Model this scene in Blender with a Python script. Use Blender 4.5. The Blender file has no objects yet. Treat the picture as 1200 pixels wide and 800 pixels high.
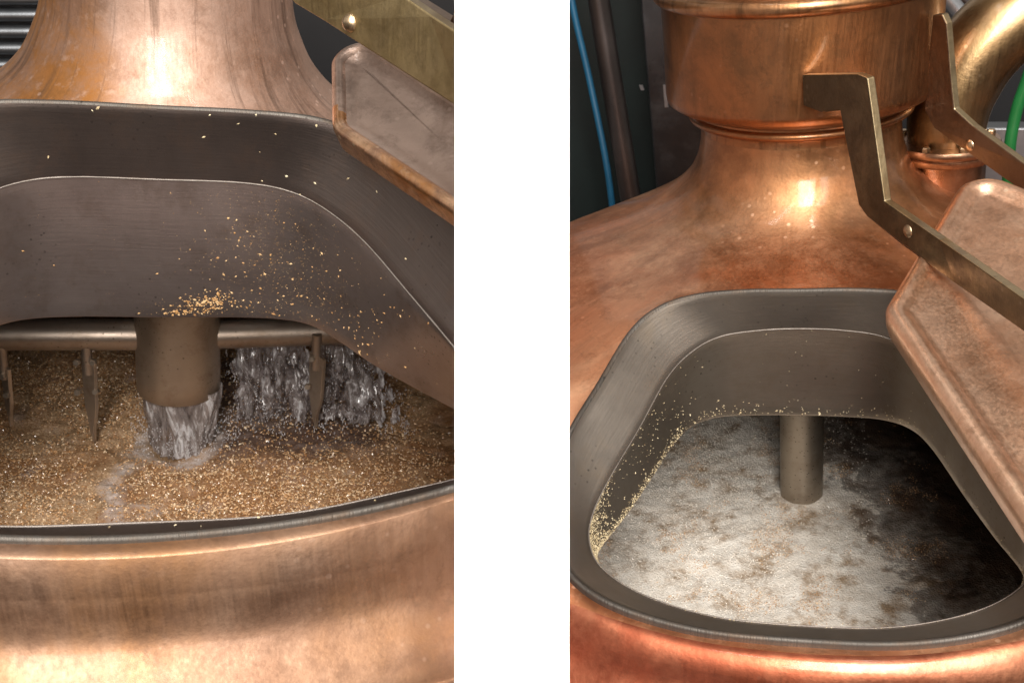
import bpy, bmesh, math, random
from mathutils import Vector, Matrix, noise
random.seed(7)
S = bpy.context.scene
COL = S.collection
# ------------------------------------------------------------------ camera geometry
F = 1300.0
PITCH = math.radians(27)
CP, SP = math.cos(PITCH), math.sin(PITCH)
PH = {'L': math.atan(-333.5/F), 'R': math.atan(333.5/F), 'C': 0.0}
CAMZ = 2.2
D0 = 0.80                       # distance of the divider's front edge
HW = 67.0/F*D0                  # half its thickness
BX, BU, BF = Vector((1, 0, 0)), Vector((0, SP, CP)), Vector((0, CP, -SP))

def side_matrix(s):
    a = PH[s]
    B = Matrix((BX, BU, BF))                       # world -> camera comps
    Rm = Matrix(((math.cos(a), 0, math.sin(a)), (0, 1, 0), (-math.sin(a), 0, math.cos(a))))
    return B.transposed() @ Rm @ B
MS = {s: side_matrix(s) for s in PH}
def W_(s, p):
    return MS[s] @ Vector(p) + Vector((0, 0, CAMZ))
def vray(s, x, y):
    u = (x-600)/F; v = (400-y)/F; a = PH[s]
    U = u*math.cos(a)-math.sin(a); Wc = u*math.sin(a)+math.cos(a)
    return Vector((U, Wc*CP+v*SP, -Wc*SP+v*CP))
def atY(s, x, y, Y):
    d = vray(s, x, y); return d*(Y/d.y)
def atZ(s, x, y, Z):
    d = vray(s, x, y); return d*(Z/d.z)
def atP(s, x, y, z0, y0, m):                       # plane z = z0 + m*(Y-y0)
    d = vray(s, x, y); return d*((z0-m*y0)/(d.z-m*d.y))
def proj(s, P):
    w = MS[s] @ Vector(P); c = w.dot(BF)
    return 600+F*w.dot(BX)/c, 400-F*w.dot(BU)/c

# ------------------------------------------------------------------ node helpers
def new_mat(name):
    m = bpy.data.materials.new(name); m.use_nodes = True
    nt = m.node_tree; return m, nt, nt.nodes['Principled BSDF']
class N:
    def __init__(s, nt): s.nt = nt
    def n(s, t, **k):
        o = s.nt.nodes.new(t)
        for a, b in k.items():
            if a in o.inputs: o.inputs[a].default_value = b
            else: setattr(o, a, b)
        return o
    def l(s, a, b): s.nt.links.new(a, b)
    def coords(s, kind='Object', scale=(1, 1, 1)):
        tc = s.n('ShaderNodeTexCoord'); mp = s.n('ShaderNodeMapping')
        mp.inputs['Scale'].default_value = scale
        s.l(tc.outputs[kind], mp.inputs['Vector']); return mp.outputs['Vector']
    def noise(s, vec, scale, detail=5, rough=.6, dist=0):
        o = s.n('ShaderNodeTexNoise'); o.inputs['Scale'].default_value = scale
        o.inputs['Detail'].default_value = detail; o.inputs['Roughness'].default_value = rough
        o.inputs['Distortion'].default_value = dist
        s.l(vec, o.inputs['Vector']); return o.outputs['Fac']
    def ramp(s, fac, stops):
        o = s.n('ShaderNodeValToRGB'); e = o.color_ramp.elements
        while len(e) > 1: e.remove(e[-1])
        e[0].position = stops[0][0]; e[0].color = tocol(stops[0][1])
        for p, c in stops[1:]:
            k = e.new(p); k.color = tocol(c)
        s.l(fac, o.inputs['Fac']); return o.outputs['Color']
    def mix(s, fac, a, b, mode='MIX'):
        o = s.n('ShaderNodeMix', data_type='RGBA', blend_type=mode)
        if isinstance(fac, (int, float)): o.inputs[0].default_value = fac
        else: s.l(fac, o.inputs[0])
        for v, i in ((a, 6), (b, 7)):
            if isinstance(v, (tuple, list)): o.inputs[i].default_value = tocol(v)
            else: s.l(v, o.inputs[i])
        return o.outputs[2]
    def math(s, op, a, b=0.0, clamp=False):
        o = s.n('ShaderNodeMath', operation=op); o.use_clamp = clamp
        for v, i in ((a, 0), (b, 1)):
            if isinstance(v, (int, float)): o.inputs[i].default_value = v
            else: s.l(v, o.inputs[i])
        return o.outputs[0]
    def bump(s, h, strength, dist, normal=None):
        o = s.n('ShaderNodeBump'); o.inputs['Strength'].default_value = strength
        o.inputs['Distance'].default_value = dist; s.l(h, o.inputs['Height'])
        if normal is not None: s.l(normal, o.inputs['Normal'])
        return o.outputs['Normal']
def tocol(c):
    if isinstance(c, (int, float)): c = (c, c, c)
    return (c[0], c[1], c[2], 1.0)

def copper(name, base, tarnish, dark, rough=(.32, .5), spots=.5, streak=0.0, seed=0, soft=1.0, metal=1.0, patina=None, coat=.5, neck=None):
    m, nt, b = new_mat(name); g = N(nt)
    v = g.coords('Object'); v.node.inputs['Location'].default_value = (seed*3.1, seed*1.7, seed)
    n1 = g.noise(v, 3.2*soft, 6, .62, .6)
    if patina:                                     # tarnish gathered on one flank
        sxx = g.n('ShaderNodeSeparateXYZ'); g.l(g.coords('Object'), sxx.inputs[0])
        n1 = g.math('ADD', n1, g.math('MULTIPLY', g.math('SUBTRACT', patina[0], sxx.outputs['X']), patina[1]))
    c = g.mix(g.ramp(n1, [(.40, 0), (.56, 1)]), base, tarnish)
    n2 = g.noise(v, 9*soft, 10, .74, .3)
    c = g.mix(g.ramp(n2, [(.46, 0), (.62, .85)]), c, dark)
    n4 = g.noise(v, 30*soft, 8, .78, .2)
    c = g.mix(g.math('MULTIPLY', g.ramp(n4, [(.52, 0), (.64, 1)]), .45), c, tuple(x*.72 for x in dark))
    n3 = g.noise(v, 60, 4, .7)
    c = g.mix(g.math('MULTIPLY', g.ramp(n3, [(.55, 0), (.72, 1)]), spots*.6), c, tuple(min(1, x*1.25) for x in base))
    if streak:
        uv = g.coords('UV', (46, 2.2, 1)); ns = g.noise(uv, 1.0, 8, .7, .45)
        c = g.mix(g.math('MULTIPLY', g.ramp(ns, [(.52, 0), (.62, 1)]), streak), c, tuple(x*.42 for x in dark))
    if neck:                                       # browner metal towards the neck, fading out down the shoulder
        su = g.n('ShaderNodeSeparateXYZ'); g.l(g.coords('UV'), su.inputs[0])
        k = g.math('ADD', su.outputs['Y'], g.math('MULTIPLY', g.math('SUBTRACT', g.noise(v, 7, 7, .7), .5), .32))
        c = g.mix(g.ramp(k, [(neck[0], .9), (neck[1], 0)]), c, g.mix(g.ramp(n2, [(.42, 0), (.6, 1)]), neck[2], tuple(x*.55 for x in neck[2])))
    # small water spots
    vo = g.n('ShaderNodeTexVoronoi', feature='F1'); vo.inputs['Scale'].default_value = 55; g.l(v, vo.inputs['Vector'])
    sp = g.ramp(vo.outputs['Distance'], [(.10, 1), (.17, 0)])
    sel = g.ramp(g.noise(v, 5, 2, .5), [(.52, 0), (.62, 1)])
    c = g.mix(g.math('MULTIPLY', g.math('MULTIPLY', sp, sel), spots), c, tuple(min(1, x*1.3+.08) for x in base))
    g.l(c, b.inputs['Base Color']); b.inputs['Metallic'].default_value = metal
    r = g.noise(v, 14, 6, .7)
    mr = g.n('ShaderNodeMapRange'); g.l(r, mr.inputs[0]); mr.inputs[1].default_value = .3; mr.inputs[2].default_value = .7
    mr.inputs[3].default_value = rough[0]; mr.inputs[4].default_value = rough[1]
    sc = g.noise(g.coords('Object', (260, 260, 7)), 1.0, 4, .7)
    g.l(g.math('ADD', mr.outputs[0], g.math('MULTIPLY', g.math('SUBTRACT', sc, .5), .35)), b.inputs['Roughness'])
    b.inputs['Coat Weight'].default_value = coat; b.inputs['Coat Roughness'].default_value = .12
    h1 = g.bump(g.noise(v, 5, 3, .5), .25, .02)
    h = g.bump(g.noise(v, 220, 3, .6), .12, .002, h1)
    g.l(h, b.inputs['Normal'])
    return m

def steel(name, base, dark, rough=(.35, .5), grime=(.16, .11, .06), grime_amt=.3, brush=(3, 90, 1), uv=True, seed=0, bumpy=.1, pits=(.52, .66), psc=120):
    m, nt, b = new_mat(name); g = N(nt)
    v = g.coords('Object'); v.node.inputs['Location'].default_value = (seed, seed*2, 0)
    n1 = g.noise(v, 5, 5, .6, .4)
    c = g.mix(g.ramp(n1, [(.35, 0), (.65, 1)]), base, dark)
    br = g.noise(g.coords('UV' if uv else 'Object', brush), 6, 4, .6)
    c = g.mix(g.math('MULTIPLY', br, .45), c, tuple(x*.55 for x in base))
    n2 = g.noise(v, 22, 6, .7)
    c = g.mix(g.math('MULTIPLY', g.ramp(n2, [(.5, 0), (.75, 1)]), grime_amt), c, grime)
    # fine dark pits
    vo = g.n('ShaderNodeTexVoronoi', feature='F1'); vo.inputs['Scale'].default_value = psc; g.l(v, vo.inputs['Vector'])
    pit = g.math('MULTIPLY', g.ramp(vo.outputs['Distance'], [(.12, 1), (.2, 0)]), g.ramp(g.noise(v, 9, 3, .6), [(pits[0], 0), (pits[1], 1)]))
    c = g.mix(g.math('MULTIPLY', pit, .7 if pits[0] > .5 else 1), c, tuple(x*.25 for x in dark))
    g.l(c, b.inputs['Base Color']); b.inputs['Metallic'].default_value = .85
    mr = g.n('ShaderNodeMapRange'); g.l(g.noise(v, 11, 5, .7), mr.inputs[0]); mr.inputs[1].default_value = .3; mr.inputs[2].default_value = .7
    mr.inputs[3].default_value = rough[0]; mr.inputs[4].default_value = rough[1]
    g.l(mr.outputs[0], b.inputs['Roughness'])
    if uv:
        b.inputs['Anisotropic'].default_value = .75
        tg = g.n('ShaderNodeTangent', direction_type='UV_MAP'); g.l(tg.outputs[0], b.inputs['Tangent'])
    g.l(g.bump(br, bumpy, .002, g.bump(g.noise(v, 4, 2, .5), .15, .02)), b.inputs['Normal'])
    return m

def plain(name, col, rough=.5, metal=0.0, var=.25, scale=20, bump=.0):
    m, nt, b = new_mat(name); g = N(nt); v = g.coords('Object')
    n = g.noise(v, scale, 5, .6)
    c = g.mix(g.ramp(n, [(.3, 0), (.7, 1)]), col, tuple(x*(1-var) for x in col))
    g.l(c, b.inputs['Base Color']); b.inputs['Roughness'].default_value = rough; b.inputs['Metallic'].default_value = metal
    if bump: g.l(g.bump(n, bump, .003), b.inputs['Normal'])
    return m

M = {}
PX = (W_('L', (-.072, 1.55, -.30))-W_('L', (-.072, 1.55, -1.6))).x-.05
M['copper_neck_l'] = copper('pink_copper', (.50, .345, .27), (.40, .185, .06), (.37, .225, .155), (.60, .74), .8, .6, 1, patina=(PX, 4.5), coat=.3)
M['copper_body_l'] = copper('soft_brown_copper', (.40, .262, .185), (.33, .18, .095), (.23, .132, .085), (.52, .66), .3, 0, 2, .8, coat=.12)
M['copper_neck_r'] = copper('orange_brown_copper', (.46, .24, .115), (.36, .16, .065), (.21, .11, .05), (.32, .45), .3, .55, 3)
M['copper_dome_r'] = copper('reddish_copper', (.74, .42, .25), (.56, .22, .10), (.40, .16, .07), (.40, .56), .7, .3, 4, neck=(.03, .24, (.44, .22, .10)))
M['copper_body_r'] = copper('deep_red_copper', (.62, .27, .15), (.46, .13, .065), (.30, .08, .04), (.40, .55), .2, 0, 14, .8)
M['copper_lid_r'] = copper('pale_orange_copper', (.90, .60, .42), (.80, .47, .30), (.64, .35, .21), (.34, .46), .5, 0, 5, 1.6)
M['lid_l'] = copper('grey_pink_copper', (.60, .45, .37), (.46, .33, .265), (.28, .19, .145), (.38, .5), .4, 0, 6)
M['lid_edge_l'] = copper('worn_copper_edge', (.85, .55, .35), (.62, .30, .12), (.42, .24, .16), (.3, .45), .9, 0, 7, 4)
M['brass'] = copper('brass', (.68, .53, .28), (.56, .42, .19), (.42, .31, .14), (.34, .48), .5, 0, 8, 2)
M['brass_dark'] = copper('dark_brass', (.16, .12, .07), (.10, .075, .045), (.07, .05, .03), (.36, .5), .5, 0, 9, 2, coat=.1)
M['brass_edge'] = copper('pale_brass', (.46, .37, .22), (.36, .27, .15), (.28, .20, .11), (.34, .48), .5, 0, 9, 2)
M['brass_brown'] = copper('brown_brass', (.24, .16, .105), (.19, .125, .08), (.14, .09, .06), (.34, .48), .6, 0, 10, 2)
M['bolt'] = copper('bolt_bronze', (.66, .50, .32), (.5, .36, .22), (.3, .2, .12), (.3, .4), .5, 0, 11)
M['elbow'] = copper('elbow_bronze', (.38, .26, .14), (.31, .20, .095), (.22, .135, .065), (.30, .42), .5, 0, 12)
M['flange'] = copper('flange_copper', (.46, .27, .17), (.34, .18, .10), (.22, .11, .06), (.26, .4), .5, 0, 13)
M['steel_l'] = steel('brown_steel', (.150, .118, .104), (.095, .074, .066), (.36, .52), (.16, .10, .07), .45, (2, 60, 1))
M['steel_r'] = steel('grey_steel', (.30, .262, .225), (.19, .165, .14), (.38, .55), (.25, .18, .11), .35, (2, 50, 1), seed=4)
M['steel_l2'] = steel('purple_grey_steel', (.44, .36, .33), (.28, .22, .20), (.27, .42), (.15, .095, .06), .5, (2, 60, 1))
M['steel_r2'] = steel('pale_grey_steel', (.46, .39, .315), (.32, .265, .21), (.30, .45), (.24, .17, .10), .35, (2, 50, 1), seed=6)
M['rim_edge'] = steel('rim_edge_steel', (.15, .135, .12), (.08, .07, .06), (.5, .65), (.16, .10, .06), .6, (60, 6, 1), uv=False, seed=9, bumpy=.6)
M['steel_weld'] = steel('weld_steel', (.36, .32, .29), (.20, .17, .15), (.45, .65), (.2, .15, .1), .3, (60, 6, 1), uv=False, bumpy=.5)
M['inner'] = steel('inner_wall', (.14, .10, .075), (.08, .06, .045), (.45, .6), (.12, .07, .04), .5, (10, 10, 1), uv=False)
M['sleeve'] = steel('sleeve_steel', (.66, .55, .44), (.46, .36, .27), (.36, .5), (.24, .14, .08), .6, (1, 1, 12), uv=False, seed=2)
M['beam'] = steel('beam_steel', (.56, .48, .41), (.38, .29, .22), (.36, .5), (.24, .15, .08), .55, (12, 1, 1), uv=False, seed=5)
M['tube_r'] = steel('tube_steel', (.50, .43, .35), (.36, .30, .23), (.36, .5), (.16, .10, .06), .5, (1, 1, 8), uv=False, seed=7, pits=(.30, .46), psc=170)
M['white'] = plain('divider_white', (.93, .93, .93), .9, 0, .01)
M['black'] = plain('black_wall', (.012, .012, .014), .6, 0, .3, 3)
M['green_black'] = plain('dark_green_wall', (.004, .012, .011), .6, 0, .6, 5)
M['panel'] = steel('dark_panel', (.095, .095, .10), (.06, .06, .065), (.3, .45), (.3, .3, .3), .15, (1, 1, 10), uv=False)
M['barrel_r'] = copper('brown_barrel_copper', (.44, .215, .10), (.35, .15, .06), (.20, .10, .045), (.32, .45), .3, .15, 23)
M['pale_bolt'] = plain('wet_pale_bolt', (.62, .52, .42), .3, .8, .3, 200)
M['louvre'] = steel('louvre_steel', (.20, .21, .225), (.13, .14, .15), (.3, .45), (.2, .2, .2), .15, (10, 1, 1), uv=False)
M['pipe_dark'] = steel('pipe_dark', (.10, .085, .082), (.06, .05, .048), (.3, .42), (.1, .08, .07), .3, (1, 1, 8), uv=False)
M['blue'] = plain('blue_rubber', (.006, .10, .20), .5)
M['green'] = plain('green_rubber', (.012, .20, .045), .5)
M['galv'] = plain('galvanised', (.45, .47, .50), .35, .8, .3)

# ------------------------------------------------------------------ mesh helpers
def tag(o, label=None, cat=None, group=None, kind=None):
    if label: o['label'] = label
    if cat: o['category'] = cat
    if group: o['group'] = group
    if kind: o['kind'] = kind
    return o
def root(name, s, p, label, cat, group=None):
    o = bpy.data.objects.new(name, None); COL.objects.link(o)
    o.location = W_(s, p); o.empty_display_size = .05
    return tag(o, label, cat, group)
def wloc(o):
    v = Vector((0, 0, 0))
    while o is not None: v = v+o.location; o = o.parent
    return v
def clip(bm, s):
    if s == 'C': return
    sg = -1 if s == 'L' else 1
    g = bm.verts[:]+bm.edges[:]+bm.faces[:]
    bmesh.ops.bisect_plane(bm, geom=g, plane_co=(sg*(HW+.001), 0, 0), plane_no=(sg, 0, 0), clear_inner=True, dist=1e-6)
def mk(name, s, verts, faces, mat, parent=None, uvs=None, smooth=True, angle=40, bevel=0, mats=None, fm=None, solid=0, noclip=False):
    bm = bmesh.new()
    vs = [bm.verts.new(W_(s, v)) for v in verts]
    uvl = bm.loops.layers.uv.new('UVMap') if uvs else None
    for i, f in enumerate(faces):
        try: fc = bm.faces.new([vs[k] for k in f])
        except ValueError: continue
        fc.smooth = smooth
        if fm: fc.material_index = fm[i]
        if uvs:
            for lp, k in zip(fc.loops, f): lp[uvl].uv = uvs[k] if not isinstance(uvs, dict) else uvs[(i, k)]
    if not uvs or True:
        bmesh.ops.recalc_face_normals(bm, faces=bm.faces[:]) if len(bm.faces) < 60000 else None
    if not noclip: clip(bm, s)
    loose = [v for v in bm.verts if not v.link_faces]
    if loose: bmesh.ops.delete(bm, geom=loose, context='VERTS')
    if parent is not None: org = wloc(parent)
    else:
        if len(bm.verts):
            xs = [v.co for v in bm.verts]
            org = Vector((sum(c.x for c in xs)/len(xs), sum(c.y for c in xs)/len(xs), min(c.z for c in xs)))
        else: org = Vector((0, 0, 0))
    for v in bm.verts: v.co -= org
    me = bpy.data.meshes.new(name); bm.to_mesh(me); bm.free()
    for x in (mats or [mat]): me.materials.append(x)
    o = bpy.data.objects.new(name, me); COL.objects.link(o)
    if parent is None: o.location = org
    else: o.parent = parent
    if smooth and angle < 180: me.set_sharp_from_angle(angle=math.radians(angle))
    if solid:
        sm = o.modifiers.new('solid', 'SOLIDIFY'); sm.thickness = solid; sm.offset = -1
    if bevel:
        bv = o.modifiers.new('bevel', 'BEVEL'); bv.width = bevel; bv.segments = 3; bv.limit_method = 'ANGLE'
        bv.angle_limit = math.radians(35)
    return o
def merge(*parts):
    V, Fc = [], []
    for v, f in parts:
        n = len(V); V += v; Fc += [tuple(i+n for i in q) for q in f]
    return V, Fc
def lathe(prof, c, n=64, closed_ends=False, th0=0, th1=2*math.pi):
    V, Fc, UV = [], [], {}
    full = abs(th1-th0-2*math.pi) < 1e-6
    cols = n if full else n+1
    L = [0]
    for i in range(1, len(prof)): L.append(L[-1]+math.dist(prof[i], prof[i-1]))
    for r, z in prof:
        for j in range(cols):
            a = th0+(th1-th0)*j/n
            V.append(Vector((c[0]+r*math.sin(a), c[1]-r*math.cos(a), z)))
    for i in range(len(prof)-1):
        for j in range(n):
            k = (j+1) % cols
            f = (i*cols+j, i*cols+k, (i+1)*cols+k, (i+1)*cols+j)
            fi = len(Fc); Fc.append(f)
            UV[(fi, f[0])] = (j/n, L[i]); UV[(fi, f[1])] = ((j+1)/n, L[i]); UV[(fi, f[2])] = ((j+1)/n, L[i+1]); UV[(fi, f[3])] = (j/n, L[i+1])
    return V, Fc, UV
def tube(path, r, n=16, caps=True):
    path = [Vector(p) for p in path]; V, Fc = [], []
    rr = r if isinstance(r, (list, tuple)) else [r]*len(path)
    up = None
    for i, p in enumerate(path):
        t = (path[min(i+1, len(path)-1)]-path[max(i-1, 0)]).normalized()
        if up is None:
            up = Vector((0, 0, 1)) if abs(t.z) < .9 else Vector((1, 0, 0))
        a = (up-t*up.dot(t)).normalized(); up = a; b = t.cross(a)
        for k in range(n):
            q = 2*math.pi*k/n; V.append(p+(a*math.cos(q)+b*math.sin(q))*rr[i])
    for i in range(len(path)-1):
        for k in range(n):
            Fc.append((i*n+k, i*n+(k+1) % n, (i+1)*n+(k+1) % n, (i+1)*n+k))
    if caps: Fc.append(tuple(range(n))[::-1]); Fc.append(tuple(range((len(path)-1)*n, len(path)*n)))
    return V, Fc
def loop_tube(pts, r, n=8):
    V, Fc = [], []; m = len(pts)
    for i in range(m):
        t = (pts[(i+1) % m]-pts[i-1]).normalized(); a = Vector((0, 0, 1)); a = (a-t*a.dot(t)).normalized(); b = t.cross(a)
        for k in range(n):
            q = 2*math.pi*k/n; V.append(pts[i]+(a*math.cos(q)+b*math.sin(q))*r*(1+.35*noise.noise(pts[i]*160)))
    for i in range(m):
        j = (i+1) % m
        for k in range(n): Fc.append((i*n+k, i*n+(k+1) % n, j*n+(k+1) % n, j*n+k))
    return V, Fc
def cr(p0, p1, p2, p3, t):
    return .5*((2*p1)+(p2-p0)*t+(2*p0-5*p1+4*p2-p3)*t*t+(3*p1-p0-3*p2+p3)*t**3)
def spline_closed(ctrl, k):
    n = len(ctrl); out = []
    for i in range(n):
        for j in range(k):
            out.append(cr(ctrl[i-1], ctrl[i], ctrl[(i+1) % n], ctrl[(i+2) % n], j/k))
    return out
def spline_open(ctrl, k):
    out = []; n = len(ctrl)
    for i in range(n-1):
        for j in range(k):
            out.append(cr(ctrl[max(i-1, 0)], ctrl[i], ctrl[i+1], ctrl[min(i+2, n-1)], j/k))
    out.append(ctrl[-1]); return out
def half_to_loop(half, xc):                       # back centre ... front centre, mirrored about xc
    full = list(half)+[Vector((2*xc-p.x, p.y, p.z)) for p in half[-2:0:-1]]
    return full
def offs(loop, d, dz=0.0):                         # offset outward in plan
    n = len(loop); cx = sum(p.x for p in loop)/n; cy = sum(p.y for p in loop)/n; out = []
    for i in range(n):
        t = loop[(i+1) % n]-loop[i-1]; nrm = Vector((t.y, -t.x, 0)).normalized()
        if nrm.dot(loop[i]-Vector((cx, cy, loop[i].z))) < 0: nrm = -nrm
        out.append(loop[i]+nrm*d+Vector((0, 0, dz)))
    return out
def loft(rings, closed=True):
    n = len(rings[0]); V = [p for r in rings for p in r]; Fc = []; UV = {}
    L = [0]
    for i in range(1, len(rings)): L.append(L[-1]+(rings[i][0]-rings[i-1][0]).length)
    for i in range(len(rings)-1):
        for j in range(n if closed else n-1):
            k = (j+1) % n; f = (i*n+j, i*n+k, (i+1)*n+k, (i+1)*n+j); fi = len(Fc); Fc.append(f)
            for q, (uu, vv) in zip(f, ((j, i), (j+1, i), (j+1, i+1), (j, i+1))): UV[(fi, q)] = (uu/n*3, L[vv])
    return V, Fc, UV
def nearest(loop, x, y):
    best = 1e9; bp = None; n = len(loop)
    for i in range(n):
        a = loop[i]; b = loop[(i+1) % n]; dx = b.x-a.x; dy = b.y-a.y; q = dx*dx+dy*dy
        t = 0 if q == 0 else max(0, min(1, ((x-a.x)*dx+(y-a.y)*dy)/q))
        px = a.x+dx*t; py = a.y+dy*t; d = (px-x)**2+(py-y)**2
        if d < best: best = d; bp = (px, py, a.z+(b.z-a.z)*t)
    return math.sqrt(best), bp
def inside(loop, x, y):
    c = False; n = len(loop)
    for i in range(n):
        a = loop[i]; b = loop[i-1]
        if (a.y > y) != (b.y > y) and x < (b.x-a.x)*(y-a.y)/(b.y-a.y)+a.x: c = not c
    return c
def sstep(t): t = max(0, min(1, t)); return t*t*(3-2*t)
def prof_spline(pts, k=6):
    v = spline_open([Vector((p[0], p[1], 0)) for p in pts], k); return [(p.x, p.y) for p in v]

def interp(tb, r_):
    if r_ <= tb[0][0]: return tb[0][1]
    for (a, b), (c, d) in zip(tb, tb[1:]):
        if r_ <= c: return b+(d-b)*(r_-a)/(c-a)
    return tb[-1][1]
def skin(prof, c, loop, top_n, D, n=300, drop=.003, back=None):
    """copper dome turned about the axis, pulled up to the hatch rim and opened inside it"""
    V, Fc, UVd = lathe(prof, c, n)
    small = loop[::3]
    if back:
        for v in V:
            w = sstep((v.y-c[1]+.08)/.30)
            if w > 0: v.z -= w*interp(back, math.hypot(v.x-c[0], v.y-c[1]))
    ins = [False]*len(V)
    near = {}
    bx0 = min(p.x for p in loop)-D; bx1 = max(p.x for p in loop)+D; by0 = min(p.y for p in loop)-D; by1 = max(p.y for p in loop)+D
    for i, v in enumerate(V):
        if i//n > top_n: continue
        if not (bx0 < v.x < bx1 and by0 < v.y < by1): continue
        d, bp = nearest(small, v.x, v.y)
        if inside(small, v.x, v.y): ins[i] = True; near[i] = bp
        elif d < D:
            w = 1-sstep(d/D); v.z = v.z*(1-w)+(bp[2]-drop)*w
    F2, U2 = [], {}
    used = set()
    for fi, f in enumerate(Fc):
        if all(ins[k] for k in f): continue
        for k in f: U2[(len(F2), k)] = UVd[(fi, k)]; used.add(k)
        F2.append(f)
    for k in used:
        if ins[k]: bp = near[k]; V[k] = Vector((bp[0], bp[1], bp[2]-drop))
    return V, F2, U2

def flat_plate(out, thick_dir, mats_fm=None):
    n = len(out); V = [Vector(p) for p in out]+[Vector(p)+thick_dir for p in out]
    Fc = [tuple(range(n)), tuple(range(n, 2*n))[::-1]]
    for i in range(n): j = (i+1) % n; Fc.append((i, i+n, j+n, j))
    return V, Fc
def boxv(c, ax, ay, az):
    c = Vector(c); V = [c+ax*i+ay*j+az*k for i in (-1, 1) for j in (-1, 1) for k in (-1, 1)]
    return V, [(0, 1, 3, 2), (4, 6, 7, 5), (0, 4, 5, 1), (2, 3, 7, 6), (0, 2, 6, 4), (1, 5, 7, 3)]
def bolt_mesh(p, nrm, r, h, n=6, dome=False):
    nrm = Vector(nrm).normalized(); a = nrm.orthogonal().normalized(); b = nrm.cross(a); p = Vector(p)
    if dome:
        V, Fc = [], []; m = 20; K = 7
        for i in range(K):
            q = i/(K-1)*math.pi/2
            for k in range(m):
                t = 2*math.pi*k/m; V.append(p+nrm*(h*math.sin(q))+(a*math.cos(t)+b*math.sin(t))*r*max(.02, math.cos(q)))
        for i in range(K-1):
            for k in range(m): Fc.append((i*m+k, i*m+(k+1) % m, (i+1)*m+(k+1) % m, (i+1)*m+k))
        Fc.append(tuple(range((K-1)*m, K*m))); return V, Fc
    V = []; Fc = []
    for z, rr in ((0, r), (h*.75, r), (h, r*.8)):
        for k in range(n):
            t = 2*math.pi*k/n; V.append(p+nrm*z+(a*math.cos(t)+b*math.sin(t))*rr)
    for i in range(2):
        for k in range(n): Fc.append((i*n+k, i*n+(k+1) % n, (i+1)*n+(k+1) % n, (i+1)*n+k))
    Fc.append(tuple(range(2*n, 3*n))); return V, Fc

def collar_rings(Rl, Wl, Ll, k1=8, k2=10, lipw=.007, bow=.004, dark=0):
    rings = [offs(Rl, .004, -.030), offs(Rl, .004, -.001), offs(Rl, .003, .0012), offs(Rl, .0015, .002),
             offs(Rl, -.0005, .002), offs(Rl, -.002, .001), offs(Rl, -.003, -.001)]
    A = rings[-1]
    for i in range(1, k1+1):
        t = i/k1; rings.append([a.lerp(w, t)+Vector((0, 0, 0)) for a, w in zip(A, Wl)])
    i_w = len(rings)-1
    for i in range(1, k2+1):
        t = i/k2; rings.append([w.lerp(l, t) for w, l in zip(Wl, Ll)])
    i_l = len(rings)-1
    E1 = offs(Ll, .003, -.003); rings.append(offs(Ll, .001, -.0025)); rings.append(offs(Ll, .004, -.001))
    rings.append([w+(e-w)*.5 for w, e in zip(offs(Wl, .008, 0), offs(Ll, .008, 0))])
    return rings, i_w, i_l

def flake(V, Fc, p, r, nrm=None, elong=1.6):
    a = Vector((random.uniform(-1, 1), random.uniform(-1, 1), random.uniform(-.5, .5))).normalized()
    if nrm is None: nrm = Vector((random.uniform(-.7, .7), random.uniform(-.7, .7), 1)).normalized()
    else: nrm = (nrm+Vector((random.uniform(-.5, .5), random.uniform(-.5, .5), random.uniform(-.5, .5)))).normalized()
    a = (a-nrm*a.dot(nrm)).normalized(); b = nrm.cross(a); n = len(V)
    e = r*elong*random.uniform(.7, 1.2); w = r*random.uniform(.5, 1)
    V += [p+a*e, p+b*w, p-a*e, p-b*w, p+nrm*r*.55]
    Fc += [(n, n+1, n+4), (n+1, n+2, n+4), (n+2, n+3, n+4), (n+3, n, n+4)]

def grain_mat(name, cols, rough=.45, coat=0):
    m, nt, b = new_mat(name); g = N(nt)
    ge = g.n('ShaderNodeNewGeometry')
    c = g.ramp(ge.outputs['Random Per Island'], cols)
    g.l(c, b.inputs['Base Color']); b.inputs['Roughness'].default_value = rough
    b.inputs['Coat Weight'].default_value = coat; b.inputs['Coat Roughness'].default_value = .15
    return m
M['grain'] = grain_mat('wet_malt_grain', [(0, (.24, .105, .035)), (.3, (.52, .275, .12)), (.65, (.74, .46, .24)), (1, (.92, .72, .48))], .26, .9)
M['crumb'] = grain_mat('malt_crumb', [(0, (.30, .15, .05)), (.5, (.46, .26, .10)), (1, (.60, .42, .22))], .6)
M['crumb_pale'] = grain_mat('pale_malt_crumb', [(0, (.42, .32, .18)), (.5, (.62, .50, .30)), (1, (.75, .66, .45))], .6)

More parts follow.
